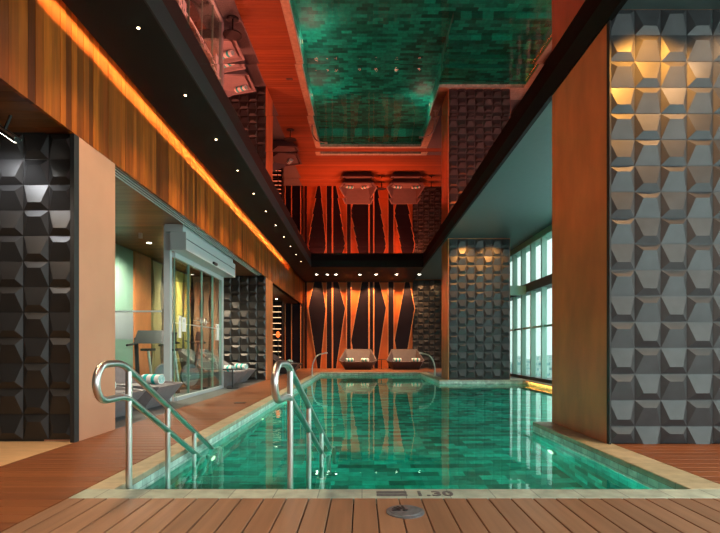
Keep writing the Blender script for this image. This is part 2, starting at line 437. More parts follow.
# ------------------------------------------------------------------ relief tile walls
def relief(name, x0, y, ztop, nx, nz, s, m, depth=.042, label=None, phase=0, zmin=0.0, edge=0.012, width=None):
    """wall of faceted tiles facing -Y; each tile's folded ridge stands out towards the viewer"""
    b = MB(); g = .004
    for i in range(nx):
        for j in range(nz):
            xa, xb = x0 + i * s + g, x0 + (i + 1) * s - g
            zt, zb = ztop - j * s - g, ztop - (j + 1) * s + g
            if width is not None: xb = min(xb, x0 + width)
            if zt <= zmin + .02: continue
            up = (i + j + phase) % 2
            w = s - 2 * g
            ia, ib = xa + .25 * w, xa + .77 * w
            if up == 0: zr = zt - .73 * w
            else: zr = zt - .27 * w
            d = depth
            pts = [(xa, y, zt), (xb, y, zt), (xb, y, zb), (xa, y, zb), (ia, y - d, zr), (min(ib, xb), y - d, zr)]
            if up == 0: pts[4], pts[5] = (ia, y - d, zr), (min(ib, xb), y - d, zr)
            # cut the partial bottom row at the floor
            if zb < zmin:
                pts = [(p[0], p[1], max(p[2], zmin)) for p in pts]
            b.add(pts, [(0, 1, 5, 4), (3, 4, 5, 2), (0, 4, 3), (1, 2, 5)])
            b.add([(xa - g, y + .004, max(zb - g, zmin)), (xb + g, y + .004, max(zb - g, zmin)), (xb + g, y + .004, zt + g), (xa - g, y + .004, zt + g)], [(0, 1, 2, 3)])
    o = b.build(name, m)
    return o
# right foreground pillar
s = .276
c = struct(MB().box(2.593, XR, 5.09, 6.55, 0, ZR), 'pillar', 'copper', 'large pillar with a copper coloured side face and a grey relief tile front at right')
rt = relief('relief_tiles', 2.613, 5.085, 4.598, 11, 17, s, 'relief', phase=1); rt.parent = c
rt['label'] = 'grey faceted relief tiles'
MB().box(2.594, 2.612, 5.03, 5.089, 0, ZR - .002).build('edge_trim', 'relief_edge', c)
# far pillar
c = struct(MB().box(2.80, 4.82, 15.62, 16.9, 0, ZR), 'pillar', 'copper', 'far pillar at the pool corner with grey relief tiles and a narrow orange side')
rt = relief('relief_tiles', 2.83, 15.61, 4.58, 7, 17, .283, 'relief', phase=0, depth=.055); rt.parent = c
rt['label'] = 'grey faceted relief tiles'
# pillar at left with black relief tiles
c = struct(MB().box(-3.45, -3.07, 5.21, 5.97, 0, 3.30), 'pillar', 'peach', 'peach coloured pillar side at the near end of the glass gym front')
struct(MB().box(XL, -3.452, 5.21, 5.97, 0, 3.35), 'wall_left_return', 'relief_edge')
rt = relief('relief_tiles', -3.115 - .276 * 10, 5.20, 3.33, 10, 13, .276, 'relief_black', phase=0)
tag(rt, 'black faceted relief tile wall lit by a spotlight at the left edge', 'tile wall', kind='structure')
struct(MB().box(-3.114, -3.07, 5.12, 5.208, 0, 3.30), 'trim_9', 'relief_edge')
# tile wall at the end of the alcove + pillar
struct(MB().box(XL, -3.36, 15.41, 15.6, 0, 3.35), 'wall_alcove', 'relief_edge')
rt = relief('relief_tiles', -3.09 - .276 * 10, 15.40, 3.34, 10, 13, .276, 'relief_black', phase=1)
tag(rt, 'black faceted relief tile wall behind the two daybeds right of the sliding door', 'tile wall', kind='structure')
struct(MB().box(-3.35, -3.07, 15.41, 16.5, 0, 3.3), 'pillar', 'copper', 'slim orange pillar right of the black relief wall beyond the sliding door')
# tile wall on the end wall
rt = relief('relief_tiles', 2.62, YW - .01, 4.58, 6, 17, .283, 'relief', phase=0, depth=.06)
tag(rt, 'grey faceted relief tile wall on the end wall right of the diamond panels', 'tile wall', kind='structure')

# ------------------------------------------------------------------ diamond panel wall
def wp(px, pz):     # measured picture coordinates of the end wall, converted to metres on that wall
    x = (280 + px / 4.235 - 362) * YW / 480
    z = ZC * (412 - pz) / (412 - 45)
    return x, z
def panel(pts, label, d0=.16, m='purple', trim=True):
    P = [wp(*p) for p in pts]
    P = [(x, max(.004, min(z, ZC - .003))) for x, z in P]
    y1 = YW - .012
    o = MB().prism([(x, y1 - d0, z) for x, z in P], (0, d0, 0)).build('wall_panel', m)
    tag(o, label, 'wall panel', 'dark diamond wall panels')
    if trim:
        cx = sum(p[0] for p in P) / len(P); cz = sum(p[1] for p in P) / len(P)
        b = MB(); e = .032; nn = len(P)
        for i in range(nn):
            a, c_ = P[i], P[(i + 1) % nn]
            dx, dz = c_[0] - a[0], c_[1] - a[1]; l = math.hypot(dx, dz)
            if l < .5 or abs(dz) < .3: continue
            nx_, nz_ = dz / l, -dx / l
            if (a[0] + nx_ - cx) ** 2 + (a[1] + nz_ - cz) ** 2 < (a[0] - nx_ - cx) ** 2 + (a[1] - nz_ - cz) ** 2: nx_, nz_ = -nx_, -nz_
            q = [(a[0], a[1]), (c_[0], c_[1]), (c_[0] + nx_ * e, c_[1]), (a[0] + nx_ * e, a[1])]
            b.prism([(x, y1 - d0 - .012, z) for x, z in q], (0, .02, 0))
        b.build('edge_strip', 'trimline', o)
    return o
panel([(146, 45), (178, 45), (195, 158), (171, 412), (160, 412), (122, 155)], 'full dark diamond panel, leftmost on the orange end wall')
panel([(199, 45), (220, 45), (220, 412), (199, 412)], 'narrow dark upright strip right of the leftmost full diamond', trim=True)
panel([(226, 45), (247, 45), (276, 158), (238, 412), (226, 412)], 'half diamond dark panel with its point to the right, second from left')
panel([(284, 45), (300, 45), (300, 412), (284, 412)], 'narrow dark upright strip behind the left daybed')
panel([(347, 45), (374, 45), (374, 412), (322, 412), (302, 292)], 'dark panel with a low point at left, above the left daybed')
panel([(380, 45), (394, 45), (394, 412), (380, 412)], 'narrow dark upright strip above the right end of the left daybed')
panel([(399, 45), (420, 45), (448, 155), (414, 380), (414, 412), (399, 412)], 'half diamond dark panel pointing right, between the two far daybeds')
panel([(458, 45), (480, 45), (480, 412), (458, 412)], 'narrow dark upright strip left of the rightmost dark diamond')
panel([(529, 45), (547, 45), (568, 158), (536, 345), (536, 412), (505, 412), (485, 292)], 'rightmost slanting dark diamond panel above the right daybed')
b_ = wp(580, 0)[0]
panel([(108, 45), (114, 45), (114, 412), (108, 412)], 'thin dark upright edge at the left end of the orange wall', trim=False)

# passage at left end: dark panels with copper lines, shelf unit
struct(MB().box(XL, -3.061, YW - .2, YW + .2, -.3, 3.5), 'wall_far_left', 'purple', 'dark purple panelled wall under the timber soffit at the far left')
for i, xx in enumerate([-3.95, -3.62, -3.15]):
    o = MB().box(xx - .02, xx + .02, YW - .26, YW - .205, .002, 3.34).build('copper_strip', 'trimline')
    tag(o, ['thin copper upright line nearest the glowing shelves', 'middle thin copper upright line on the dark far left wall', 'thin copper upright line beside the diamond wall'][i], 'metal strip', 'copper lines on the far left wall')
sh = empty('display_shelves', (-4.05, 22.2, 0)); tag(sh, 'tall lit display shelves in the passage right of the slim orange pillar', 'shelves')
MB().box(-.42, -.38, -.2, .2, 0, 3.2).box(.36, .40, -.2, .2, 0, 3.2).box(-.42, .40, .18, .2, 0, 3.2).build('shelf_frame', 'black', sh)
for i in range(11):
    z = .35 + i * .26
    sf = MB().box(-.38, .36, -.18, .18, z, z + .025).build('shelf', 'shelf', sh)
    MB().box(-.36, .34, -.186, -.181, z + .002, z + .022).build('light_strip', 'lamp_shelf', sf)
for i in range(11):
    z = .35 + i * .26 + .025
    for j in range(3):
        if random.random() < .3: continue
        xx = -4.05 - .25 + .22 * j
        o = MB().lathe([(.035, 0), (.035, .11), (.012, .15), (.012, .19)], (xx, 22.2, z), 10).build('bottle', 'bottle', smooth=True)
        tag(o, 'small dark bottle on the lit display shelves', 'bottle', 'bottles on the display shelves')
o = MB().lathe([(.03, 0), (.085, .05), (.10, .14), (.06, .24), (.03, .28)], (-3.80, 21.7, 1.52), 16).build('lantern_glass', 'red_glass', smooth=True)
lt = MB().lathe([(.11, 0), (.11, .02), (.02, .03), (.02, 1.48), (.06, 1.50)], (-3.80, 21.7, 0), 16).build('lantern_stand', 'black', smooth=True)
o.parent = lt; lt.name = 'red_lantern'
tag(lt, 'small glowing red lantern on a thin dark stand before the display shelves', 'lantern')

# ------------------------------------------------------------------ gym front: glass wall, vestibule with automatic door
struct(MB().box(XL, -5.5, 9.1, 15.4, 0, 3.35), 'wall_gym', 'wall_plain')
w = empty('window_1', (0, 0, 0)); tag(w, 'frameless glass wall of the gym left of the sliding door', kind='structure')
gl = MB().box(-5.5, -4.62, 9.1, 9.112, .01, 3.34).box(-4.61, -3.80, 9.1, 9.112, .01, 3.34).build('pane', 'glass', w)
MB().box(-5.5, -3.80, 9.095, 9.117, 1.70, 1.73).build('glass_joint', 'alu', w)
for xx in (-5.05, -4.2):
    MB().box(xx - .03, xx + .03, 9.08, 9.13, 3.1, 3.2).build('glass_clamp', 'steel', w)
d = empty('door_1', (0, 0, 0)); tag(d, 'automatic glass sliding door with a grey aluminium header and frame', kind='structure')
MB().box(-3.76, -3.64, 9.1, 9.20, 0, 3.34).build('door_post', 'alu', d)
MB().box(-3.66, -3.58, 12.30, 12.42, 0, 3.34).build('door_post', 'alu', d)
hd = MB().box(-3.60, -3.30, 9.0, 12.5, 2.86, 3.20).build('header_box', 'alu', d)
MB().box(-3.70, -3.36, 9.0, 12.5, 3.205, 3.345).build('header_top', 'alu', d)
MB().box(-3.305, -3.292, 9.02, 12.48, 3.06, 3.075).build('groove', 'alu_dark', hd)
MB().box(-3.64, -3.58, 9.2, 12.3, 2.76, 2.855).build('transom', 'alu', d)
MB().box(-3.31, -3.26, 10.6, 10.85, 2.88, 2.93).build('motion_sensor', 'black', hd)
MB().box(-3.62, -3.56, 9.24, 12.3, .0, .07).build('bottom_track', 'alu', d)
for i, (ya, yb) in enumerate([(9.26, 10.0), (9.98, 10.78), (10.80, 11.6), (11.58, 12.28)]):
    dx = .02 if i in (1, 2) else 0
    lf = MB().box(-3.63 + dx, -3.618 + dx, ya, yb, .08, 2.755).build('door_leaf', 'glass', d)
    MB().box(-3.633 + dx, -3.612 + dx, ya, ya + .012, .08, 2.755).box(-3.633 + dx, -3.612 + dx, yb - .012, yb, .08, 2.755).build('leaf_stile', 'mullion', lf)
    MB().box(-3.635 + dx, -3.612 + dx, ya, yb, 1.50, 1.515).build('leaf_rail', 'alu', lf)
    if i in (1, 2):
        yc = yb - .12 if i == 1 else ya + .12
        MB().tube(arc((yc, 1.62), .07, 0, 2 * PI, 20, lambda a, c_: (-3.56, a, c_)), .012).build('handle_ring', 'steel', lf)
        MB().tube([(-3.575, yc - .3, 1.62), (-3.575, yc + .3, 1.62)], .008).build('handle_bar', 'steel', lf)
# glass return behind the vestibule
MB().box(-5.5, -3.68, 12.36, 12.372, .01, 3.34).build('side_pane', 'glass', d)
for (yy, z0, z1, ww, lb) in [(9.50, 1.22, 1.66, .13, 'tall white paper notice on the sliding door nearest the post'),
                             (9.72, 1.35, 1.64, .20, 'wide white paper notice on the sliding door right of the tall one'),
                             (11.98, 1.22, 1.62, .19, 'white paper notice at the far end of the sliding door')]:
    o = MB().box(-3.604, -3.600, yy - ww / 2, yy + ww / 2, z0, z1).build('paper_notice', 'paper')
    MB().box(-3.600, -3.5985, yy - .03, yy - .005, z1 - .10, z1 - .04).build('printed_mark', 'black', o)
    tag(o, lb, 'notice', 'paper notices on the sliding door')

# gym interior
o = MB().box(-5.499, -5.46, 10.55, 11.45, 0, 3.34).build('wall_panel', 'green_panel'); tag(o, 'pale green wall panel inside the gym behind the glass', 'wall panel')
MB().box(-5.462, -5.45, 10.56, 11.44, 1.22, 1.85).build('grey_square', 'grey_panel', o)
tag(MB().box(-5.499, -5.42, 11.46, 12.34, 0, 3.34).build('wall_panel', 'copper'), 'peach orange wall panel inside the gym right of the green one', 'wall panel')
def hourglass(pos, ax, w, m, label):
    """tall waisted panel; ax 'y' faces +X, ax 'x' faces -Y"""
    pts = []
    H = 3.3; prof = [(0, .5), (.9, .26), (1.7, .45), (2.5, .26), (H, .5)]
    left = [(-w * r, z) for z, r in prof]; right = [(w * r, z) for z, r in reversed(prof)]
    P = left + right
    b = MB()
    if ax == 'y': b.prism([(pos[0], pos[1] + u, z) for u, z in P], (.06, 0, 0))
    else: b.prism([(pos[0] + u, pos[1], z) for u, z in P], (0, -.06, 0))
    o = b.build('wall_panel', m)
    tag(o, label, 'wall panel', 'wavy upright panels in the gym')
hourglass((-5.49, 12.75, 0), 'y', .6, 'beige', 'wavy beige upright panel behind the treadmill inside the gym')
hourglass((-5.49, 13.5, 0), 'y', .6, 'beige', 'wavy beige upright panel left of the aluminium door post')
hourglass((-5.49, 14.3, 0), 'y', .6, 'yellow_panel', 'wavy yellowish panel behind the paper notices')
hourglass((-5.49, 15.0, 0), 'y', .55, 'yellow_panel', 'wavy yellowish panel, right one of the two behind the sliding door')
for i, xx in enumerate((-5.25, -4.95, -4.65)):
    hourglass((xx, 15.30, 0), 'x', .26, 'pink_panel', ['wavy pinkish panel deep in the gym, left of three', 'wavy pinkish panel deep in the gym, middle of three', 'wavy pinkish panel deep in the gym, right of three'][i])
# treadmill
t = empty('treadmill', (-4.72, 10.15, 0), 0); tag(t, 'dark treadmill with upright console behind the glass left of the door post', 'treadmill')
MB().box(-.36, .36, -.75, .75, .06, .2).build('running_deck', 'black', t)
MB().box(-.25, .25, -.72, .6, .2, .206).build('belt', 'granite', t)
for sx in (-.35, .35):
    MB().tube([(sx, .72, .15), (sx, .62, 1.25)], .045).build('upright', 'black', t)
    MB().tube([(sx, .66, 1.12), (sx, .2, 1.08)], .025).build('handrail', 'black', t)
MB().prism([(-.36, .5, 1.12), (.36, .5, 1.12), (.36, .72, 1.42), (-.36, .72, 1.42)], (0, .06, 0)).build('console', 'black', t)
for (x_, y_) in ((-.3, -.7), (.3, -.7), (-.3, .7), (.3, .7)): MB().cyl((x_, y_, 0), .04, .07, 10).build('foot', 'black', t)
# exercise bikes
def make_bike():
    t = empty('exercise_bike'); 
    MB().box(-.25, .25, -.45, -.38, 0, .08).box(-.25, .25, .4, .47, 0, .08).box(-.04, .04, -.4, .42, .05, .12).build('base_frame', 'black', t)
    MB().tube([(0, -.2, .1), (0, -.32, .95)], .03).build('seat_post', 'steel', t)
    MB().prism([(-.12, -.45, .95), (.12, -.45, .95), (.04, -.15, .96), (-.04, -.15, .96)], (0, 0, .06)).build('saddle', 'black', t)
    MB().tube([(0, .2, .1), (0, .38, 1.15)], .03).build('handle_post', 'black', t)
    MB().tube([(-.25, .2, 1.2), (-.22, .4, 1.15), (.22, .4, 1.15), (.25, .2, 1.2)], .018).build('handlebar', 'black', t)
    MB().cyl((-.03, .12, .38), .26, .06, 24, axis=0).build('flywheel', 'steel_dark', t)
    MB().prism([(-.1, .36, 1.2), (.1, .36, 1.2), (.1, .42, 1.42), (-.1, .42, 1.42)], (0, .03, 0)).build('display', 'black', t)
    for s_ in (-1, 1): MB().box(s_ * .06 - .02, s_ * .06 + .06 * s_ + .02, -.08, .02, .28 + .08 * s_, .31 + .08 * s_).build('pedal', 'steel', t)
    return t
bk = make_bike(); bk.location = (-4.15, 11.3, 0); bk.rotation_euler = (0, 0, -.5)
tag(bk, 'exercise bike in the gym nearest the sliding door glass', 'exercise bike', 'exercise bikes in the gym')
b2 = copy_tree(bk); b2.location = (-4.95, 11.75, 0); tag(b2, 'exercise bike in the gym further back by the orange wall panel', 'exercise bike', 'exercise bikes in the gym')

# ------------------------------------------------------------------ daybeds
def make_daybed(W=1.0, sm='bed_shell', cm='bed_cushion'):
    t = empty('daybed')
    # 0-3 base, 4-5 front rim, 6-7 side rim, 8-9 back top, then the inner skin
    v = [(-.62 * W, -.45, 0), (.62 * W, -.45, 0), (.66 * W, .6, 0), (-.66 * W, .6, 0),
         (-.74 * W, -.75, .38), (.74 * W, -.75, .38), (-.95 * W, .0, .44), (.95 * W, .0, .44), (-.66 * W, .80, 1.0), (.66 * W, .80, 1.0),
         (-.69 * W, -.68, .38), (.69 * W, -.68, .38), (-.88 * W, .0, .45), (.88 * W, .0, .45), (-.62 * W, .74, .97), (.62 * W, .74, .97),
         (-.62 * W, -.62, .27), (.62 * W, -.62, .27), (-.74 * W, 0, .27), (.74 * W, 0, .27), (-.52 * W, .42, .27), (.52 * W, .42, .27)]
    f = [(0, 1, 2, 3), (0, 1, 5, 4), (0, 4, 6), (1, 7, 5), (0, 6, 3), (1, 2, 7), (3, 6, 8), (2, 9, 7), (2, 3, 8, 9),
         (4, 5, 11, 10), (4, 10, 12, 6), (5, 7, 13, 11), (6, 12, 14, 8), (7, 9, 15, 13), (8, 14, 15, 9),
         (10, 11, 17, 16), (10, 16, 18, 12), (11, 13, 19, 17), (12, 18, 20), (12, 20, 14), (13, 21, 19), (13, 15, 21), (14, 20, 21, 15), (16, 17, 19, 21, 20, 18)]
    MB().add(v, f).build('shell', sm, t)
    MB().prism([(-.60 * W, -.60, .275), (.60 * W, -.60, .275), (.72 * W, 0, .275), (.50 * W, .40, .275), (-.50 * W, .40, .275), (-.72 * W, 0, .275)], (0, 0, .10)).build('cushion', cm, t)
    return t
def make_towel(r=.085, l=.40):
    t = empty('rolled_towel')
    prof = []
    b = MB(); b.cyl((-l / 2, 0, r), r, l, 24, axis=0); b.build('towel_roll', 'towel_white', t, smooth=True)
    for xx in (-.11, .07):
        MB().cyl((xx, 0, r), r * 1.06, .07, 24, axis=0).build('towel_band', 'towel_teal', t, smooth=True)
    sp = [(-l / 2 - .004, r * .9 * (1 - i / 40) * math.cos(i * .5), r + r * .9 * (1 - i / 40) * math.sin(i * .5)) for i in range(36)]
    MB().tube(sp, .004, 6).build('rolled_end', 'towel_teal', t)
    return t
bed0 = make_daybed(1.0); bedn = make_daybed(.72, 'bed_grey', 'bed_grey')
tow0 = make_towel()
beds = [(bed0, (-.2, 23.75, 0), 0, 'faceted brown daybed before the diamond wall, left one of two', [(-.42, -.15, 0.5), (.35, -.1, -.7)]),
        (bed0, (2.15, 23.75, 0), 0, 'faceted brown daybed before the diamond wall, right one of two', [(-.42, -.15, .3), (.5, -.1, -.4)]),
        (bed0, (-3.35, 20.2, 0), PI / 2, 'faceted brown daybed seen from the side at the far left pool corner', [(.1, -.3, .4)]),
        (bedn, (-4.03, 6.78, 0), PI / 2, 'grey faceted daybed right beside the peach pillar', [(.35, -.15, 1.3)]),
        (bedn, (-4.03, 8.30, 0), PI / 2, 'grey faceted daybed before the gym glass, with a striped towel roll', [(.25, -.3, 1.2)]),
        (bedn, (-4.06, 13.12, 0), PI / 2, 'grey faceted daybed just beyond the sliding door', [(.1, -.35, 1.1)]),
        (bedn, (-4.06, 14.52, 0), PI / 2, 'grey faceted daybed beside the slim orange pillar', [(.2, -.35, 1.1)])]
tow_lab = ['rolled towel at the left end of the left far daybed', 'rolled towel at the right end of the left far daybed',
           'rolled towel at the left end of the right far daybed', 'rolled towel at the right end of the right far daybed',
           'rolled towel on the side-on daybed at the far left pool corner', 'turquoise towel roll on the daybed beside the peach pillar',
           'white and turquoise towel roll left of the sliding door post', 'small towel roll on the daybed just beyond the sliding door',
           'small towel roll on the daybed beside the slim orange pillar']
seen = set(); k = 0; first_t = True
for proto, loc, rz, lb, tws in beds:
    o = proto if proto.name not in seen else copy_tree(proto)
    seen.add(proto.name); o.location = loc; o.rotation_euler = (0, 0, rz)
    tag(o, lb, 'daybed', 'faceted daybeds around the pool')
    R = Matrix.Rotation(rz, 3, 'Z')
    for (u, v_, a) in tws:
        p = R @ Vector((u, v_, 0)) + Vector(loc)
        tt = tow0 if first_t else copy_tree(tow0); first_t = False
        tt.location = (p.x, p.y, .378); tt.rotation_euler = (0, 0, rz + a)
        if k == 6 or k == 5: tt.scale = (1.0, 1.0, 1.0)
        tag(tt, tow_lab[k], 'towel', 'rolled towels on the daybeds'); k += 1

# side tables
def make_table():
    t = empty('side_table')
    MB().cyl((0, 0, .47), .24, .025, 28).build('table_top', 'black', t)
    MB().cyl((0, 0, .02), .02, .45, 12).build('stem', 'black', t)
    MB().cyl((0, 0, 0), .15, .02, 24).build('base', 'black', t)
    return t
tb = make_table()
for i, (p, lb) in enumerate([((-3.30, 12.24, 0), 'small round black side table right of the sliding door'), ((.97, 23.9, 0), 'small round black side table between the two far daybeds'),
                             ((3.45, 23.9, 0), 'small round black side table right of the two far daybeds'), ((-2.75, 18.4, 0), 'small round black side table before the side-on daybed')]):
    o = tb if i == 0 else copy_tree(tb); o.location = p
    tag(o, lb, 'side table', 'round side tables')

# ------------------------------------------------------------------ handrails
def handrail(fx, label):
    P = lambda y, z: (fx(y), y, z)
    t = empty('pool_handrail', (0, 0, 0)); tag(t, label, 'handrail', 'steel handrails of the pool steps')
    up = round_path([P(3.19, .90), P(3.40, .90), P(5.72, -.27), P(5.80, -1.12)], .10)
    lo = round_path([P(3.19, .66), P(3.46, .66), P(5.30, -.27), P(5.38, -1.12)], .10)
    ar = arc((3.19, .78), .12, PI / 2, 3 * PI / 2, 14, lambda a, c_: P(a, c_))
    path = up[::-1] + ar[1:-1] + lo
    MB().tube(path, .0245, 16).build('rail', 'steel', t, smooth=True)
    for i, yy in enumerate((3.50, 4.2, 4.86)):
        zt = .90 - (yy - 3.40) * .504
        zb = [-.34, -.55, -.76][i]
        MB().tube([P(yy, zb), P(yy, zt)], .0225, 14).build('post', 'steel', t, smooth=True)
        MB().cyl(P(yy, zb), .05, .012, 18).build('flange', 'steel', t)
    return t
handrail(lambda y: -1.70, 'stainless steel looped handrail of the pool steps, the left and nearer looking one')
handrail(lambda y: -.56 + .083 * (y - 3.06), 'stainless steel looped handrail of the pool steps, the right one standing in the water')

# spouts
def spout(base, sgn, label):
    x, y = base
    t = empty('pool_spout', (x, y, 0)); tag(t, label, 'pool spout', 'swan neck spouts at the pool edge')
    pts = round_path([(0, 0, 0), (sgn * .02, 0, .45), (sgn * .18, 0, .78), (sgn * .55, 0, .86)], .25, 8)
    MB().tube(pts, .024, 12).build('neck', 'steel', t, smooth=True)
    MB().cyl((0, 0, 0), .08, .02, 20).build('base_plate', 'steel', t)
    MB().box(sgn * .53 - .05, sgn * .53 + .05, -.07, .07, .83, .88).build('nozzle', 'steel', t)
spout((-1.87, 17.9), 1, 'steel swan neck spout at the far left of the pool')
spout((2.64, 17.3), -1, 'steel swan neck spout beside the far pillar')

# ------------------------------------------------------------------ drains and depth marker
dr = empty('drain_cover', (.265, 2.945, .0)); tag(dr, 'round grey metal drain cover set in the near timber deck', 'drain cover')
MB().lathe([(.118, .0), (.118, .006), (.108, .009)], (0, 0, 0), 40).build('rim', 'steel_dark', dr)
MB().lathe([(.098, .009), (.096, .012)], (0, 0, 0), 40).build('lid', 'steel_dark', dr)
MB().lathe([(.018, .012), (.016, .016)], (0, 0, 0), 20).build('centre_bolt', 'black', dr)
b = MB()
for i in range(5):
    a = math.radians(100 + i * 22); b.box(-.001, .001, 0, 0, 0, 0) if False else None
    p0 = Vector((math.cos(a) * .03, math.sin(a) * .03, .0125)); p1 = Vector((math.cos(a) * .082, math.sin(a) * .082, .0125)); q = Vector((-math.sin(a), math.cos(a), 0)) * .006
    b.prism([p0 - q, p1 - q, p1 + q, p0 + q], (0, 0, .002))
b.build('slots', 'black', dr)
for i, (x_, y_) in enumerate(((-2.26, 8.9), (-2.26, 14.9))):
    o = MB().box(x_ - .1, x_ + .1, y_ - .06, y_ + .06, .0005, .006).build('floor_drain', 'black')
    b = MB()
    for kk in range(5): b.box(x_ - .085 + kk * .038, x_ - .075 + kk * .038, y_ - .05, y_ + .05, .0062, .008)
    b.build('drain_grate', 'steel_dark', o)
    tag(o, ['small dark floor drain in the left walkway nearer the camera', 'small dark floor drain in the left walkway further off'][i], 'floor drain', 'drains in the walkway')
# depth marker in the coping
mk = empty('depth_marker', (.36, 3.26, .001)); tag(mk, 'dark inlaid depth marking reading 1.30 in the near stone coping', 'depth marker')
MB().box(-.26, -.05, 0, .045, 0, .002).build('inlay_bar', 'granite', mk)
MB().box(-.26, -.05, .06, .11, 0, .002).build('inlay_bar', 'granite', mk)
fc = bpy.data.curves.new('numerals', 'FONT'); fc.body = '1.30'; fc.size = .15; fc.extrude = .001; fc.offset = .004; fc.space_character = 1.05
fc.materials.append(M['granite'])
fo = bpy.data.objects.new('numerals', fc); COL.objects.link(fo); 
bpy.context.view_layer.update()
me = bpy.data.meshes.new_from_object(fo.evaluated_get(bpy.context.evaluated_depsgraph_get()))
bpy.data.objects.remove(fo); fo = bpy.data.objects.new('numerals', me); COL.objects.link(fo)
fo.parent = mk; fo.location = (.0, 0.005, .001)

# ------------------------------------------------------------------ windows on the right side
w = empty('window_2'); tag(w, 'tall window wall with deep green mullions along the right side', kind='structure')
b = MB(); y = YB; ys = []
while y < YW:
    ys.append(y); y += .93
for yy in ys:
    MB().box(XR - .02, XR + .14, yy - .04, yy + .04, .0, ZR).build('mullion', 'mullion', w)
MB().box(XR - .05, XR + .32, YB, YW, .0, .10).build('window_kerb', 'win_dark', w)
MB().box(XR - .06, XR + .34, YB, YW, 2.88, 3.16).build('cross_beam', 'win_dark', w)
MB().box(XR + .03, XR + .12, YB, YW, 1.67, 1.73).build('transom', 'mullion', w)
MB().box(XR - .04, XR + .32, YB, YW, 4.40, ZR - .002).build('window_head', 'mullion', w)
b = MB()
for a_, c_ in zip(ys[:-1], ys[1:]):
    for z0, z1 in ((.10, 1.66), (1.74, 2.88), (3.16, 4.40)):
        b.box(XR + .10, XR + .11, a_ + .041, c_ - .041, z0, z1)
b.build('pane', 'glass', w)
struct(MB().box(4.83, XR - .062, 15.9, 16.15, 2.80, 3.1), 'beam_cross', 'mullion', 'short cross beam between the far pillar and the windows')
struct(MB().box(4.4, XR + .4, 24.0, 24.2, 0, ZR), 'wall_far_right', 'ceiling_teal')
# back wall with a wide window behind the viewer
wb = MB().box(XL, -1.5, YB - .2, YB, -.3, 5.3).box(-1.5, 5.9, YB - .2, YB, 4.1, 5.3).box(-1.5, 5.9, YB - .2, YB, -.3, .3)
struct(wb, 'wall_back', 'wall_plain')
w = empty('window_3'); tag(w, 'window behind the viewer', kind='structure')
for i in range(7): MB().box(-1.5 + i * 1.15, -1.42 + i * 1.15, YB - .15, YB - .05, .3, 4.1).build('mullion', 'mullion', w)
struct(MB().box(XR, XR + .4, YB, YW, -1.6, -.001), 'wall_right_base', 'win_dark')

# ------------------------------------------------------------------ city outside
tag(MB().box(-200, 3000, -1500, 4000, -131, -130).build('ground', 'ground'), 'hazy ground of the city far below the windows', kind='structure')
random.seed(11)
for ring, (dist, nn) in enumerate(((300, 9), (480, 11), (720, 12), (1100, 13))):
    for i in range(nn):
        t_ = .24 + .28 * (i + random.uniform(.05, .3)) / nn
        x_ = dist * t_; wd = dist * .28 / nn * random.uniform(.45, .68)
        top = max(1 - dist * random.uniform(.012, .05), -118)
        y_ = dist + random.uniform(0, 20)
        o = MB().box(x_, x_ + wd, y_, y_ + wd, -130, top).build('tower_block', random.choice(['facade', 'facade_pale']))
        tag(o, 'hazy tower block in the city seen through the right windows', 'building', 'city buildings beyond the windows')

# ------------------------------------------------------------------ lamps
# cove strip along the timber fascia
cv = MB().box(-2.90, -2.87, YB, YW - .1, 4.60, 4.62).build('cove_light', 'lamp_orange')
tag(cv, 'warm orange light strip hidden in the ceiling slot above the timber fascia', 'light strip')
light('cove_lamp', 'AREA', (-2.89, 10.95, 4.64), 620, (1, .24, .03), .03, 27.8, None).rotation_euler = (0, math.radians(-38), 0)

def downlight(x, y, z, energy, col, label, group, m='lamp_warm', r=.015, spot=80, rot=None, soft=.04):
    t = empty('downlight', (x, y, z)); tag(t, label, 'downlight', group)
    MB().lathe([(r * 1.5, -.006), (r * 1.5, 0), (r * 1.1, .004)], (0, 0, 0), 20).build('trim_ring', 'beam', t)
    MB().cyl((0, 0, -.009), r, .004, 16).build('lamp_lens', m, t)
    if energy:
        light('lamp', 'SPOT', (x, y, z - .03), energy, col, soft, direction=rot or (0, 0, -1), spot=math.radians(spot), blend=.8)
WARM = (1, .70, .42)
ordn = ['nearest', 'second', 'third', 'fourth', 'fifth', 'sixth', 'seventh', 'eighth', 'ninth', 'tenth', 'eleventh', 'twelfth']
for i in range(11):
    downlight(-2.4, 5.15 + 1.37 * i, ZC, 85, WARM, f'small warm downlight in the left black ceiling, {ordn[i]} from the camera', 'downlights in the left black ceiling', spot=95)
# extra ones nearer than the frame, keeping the same rhythm
for i in range(1, 6):
    downlight(-2.4, 5.15 - 1.37 * i, ZC, 120, WARM, 'warm downlight in the left black ceiling, above the viewer', 'downlights above the viewer', spot=95)
for i, x_ in enumerate((-2.1, -1.6, -1.2, -.1, .65, 1.6, 2.65)):
    downlight(x_, 22.2, ZC, 160, (1, .62, .36), f'bright downlight in the dropped ceiling before the diamond wall, {ordn[i]} from the left', 'downlights before the diamond wall', m='lamp_white', r=.06, spot=100)
# wall washers: grazing the end wall orange
for i in range(6):
    light('wash', 'SPOT', (-2.4 + i * .95, YW - .7, ZC - .04), 210, (1, .45, .18), .05, direction=(0, .22, -1), spot=math.radians(110), blend=.9)
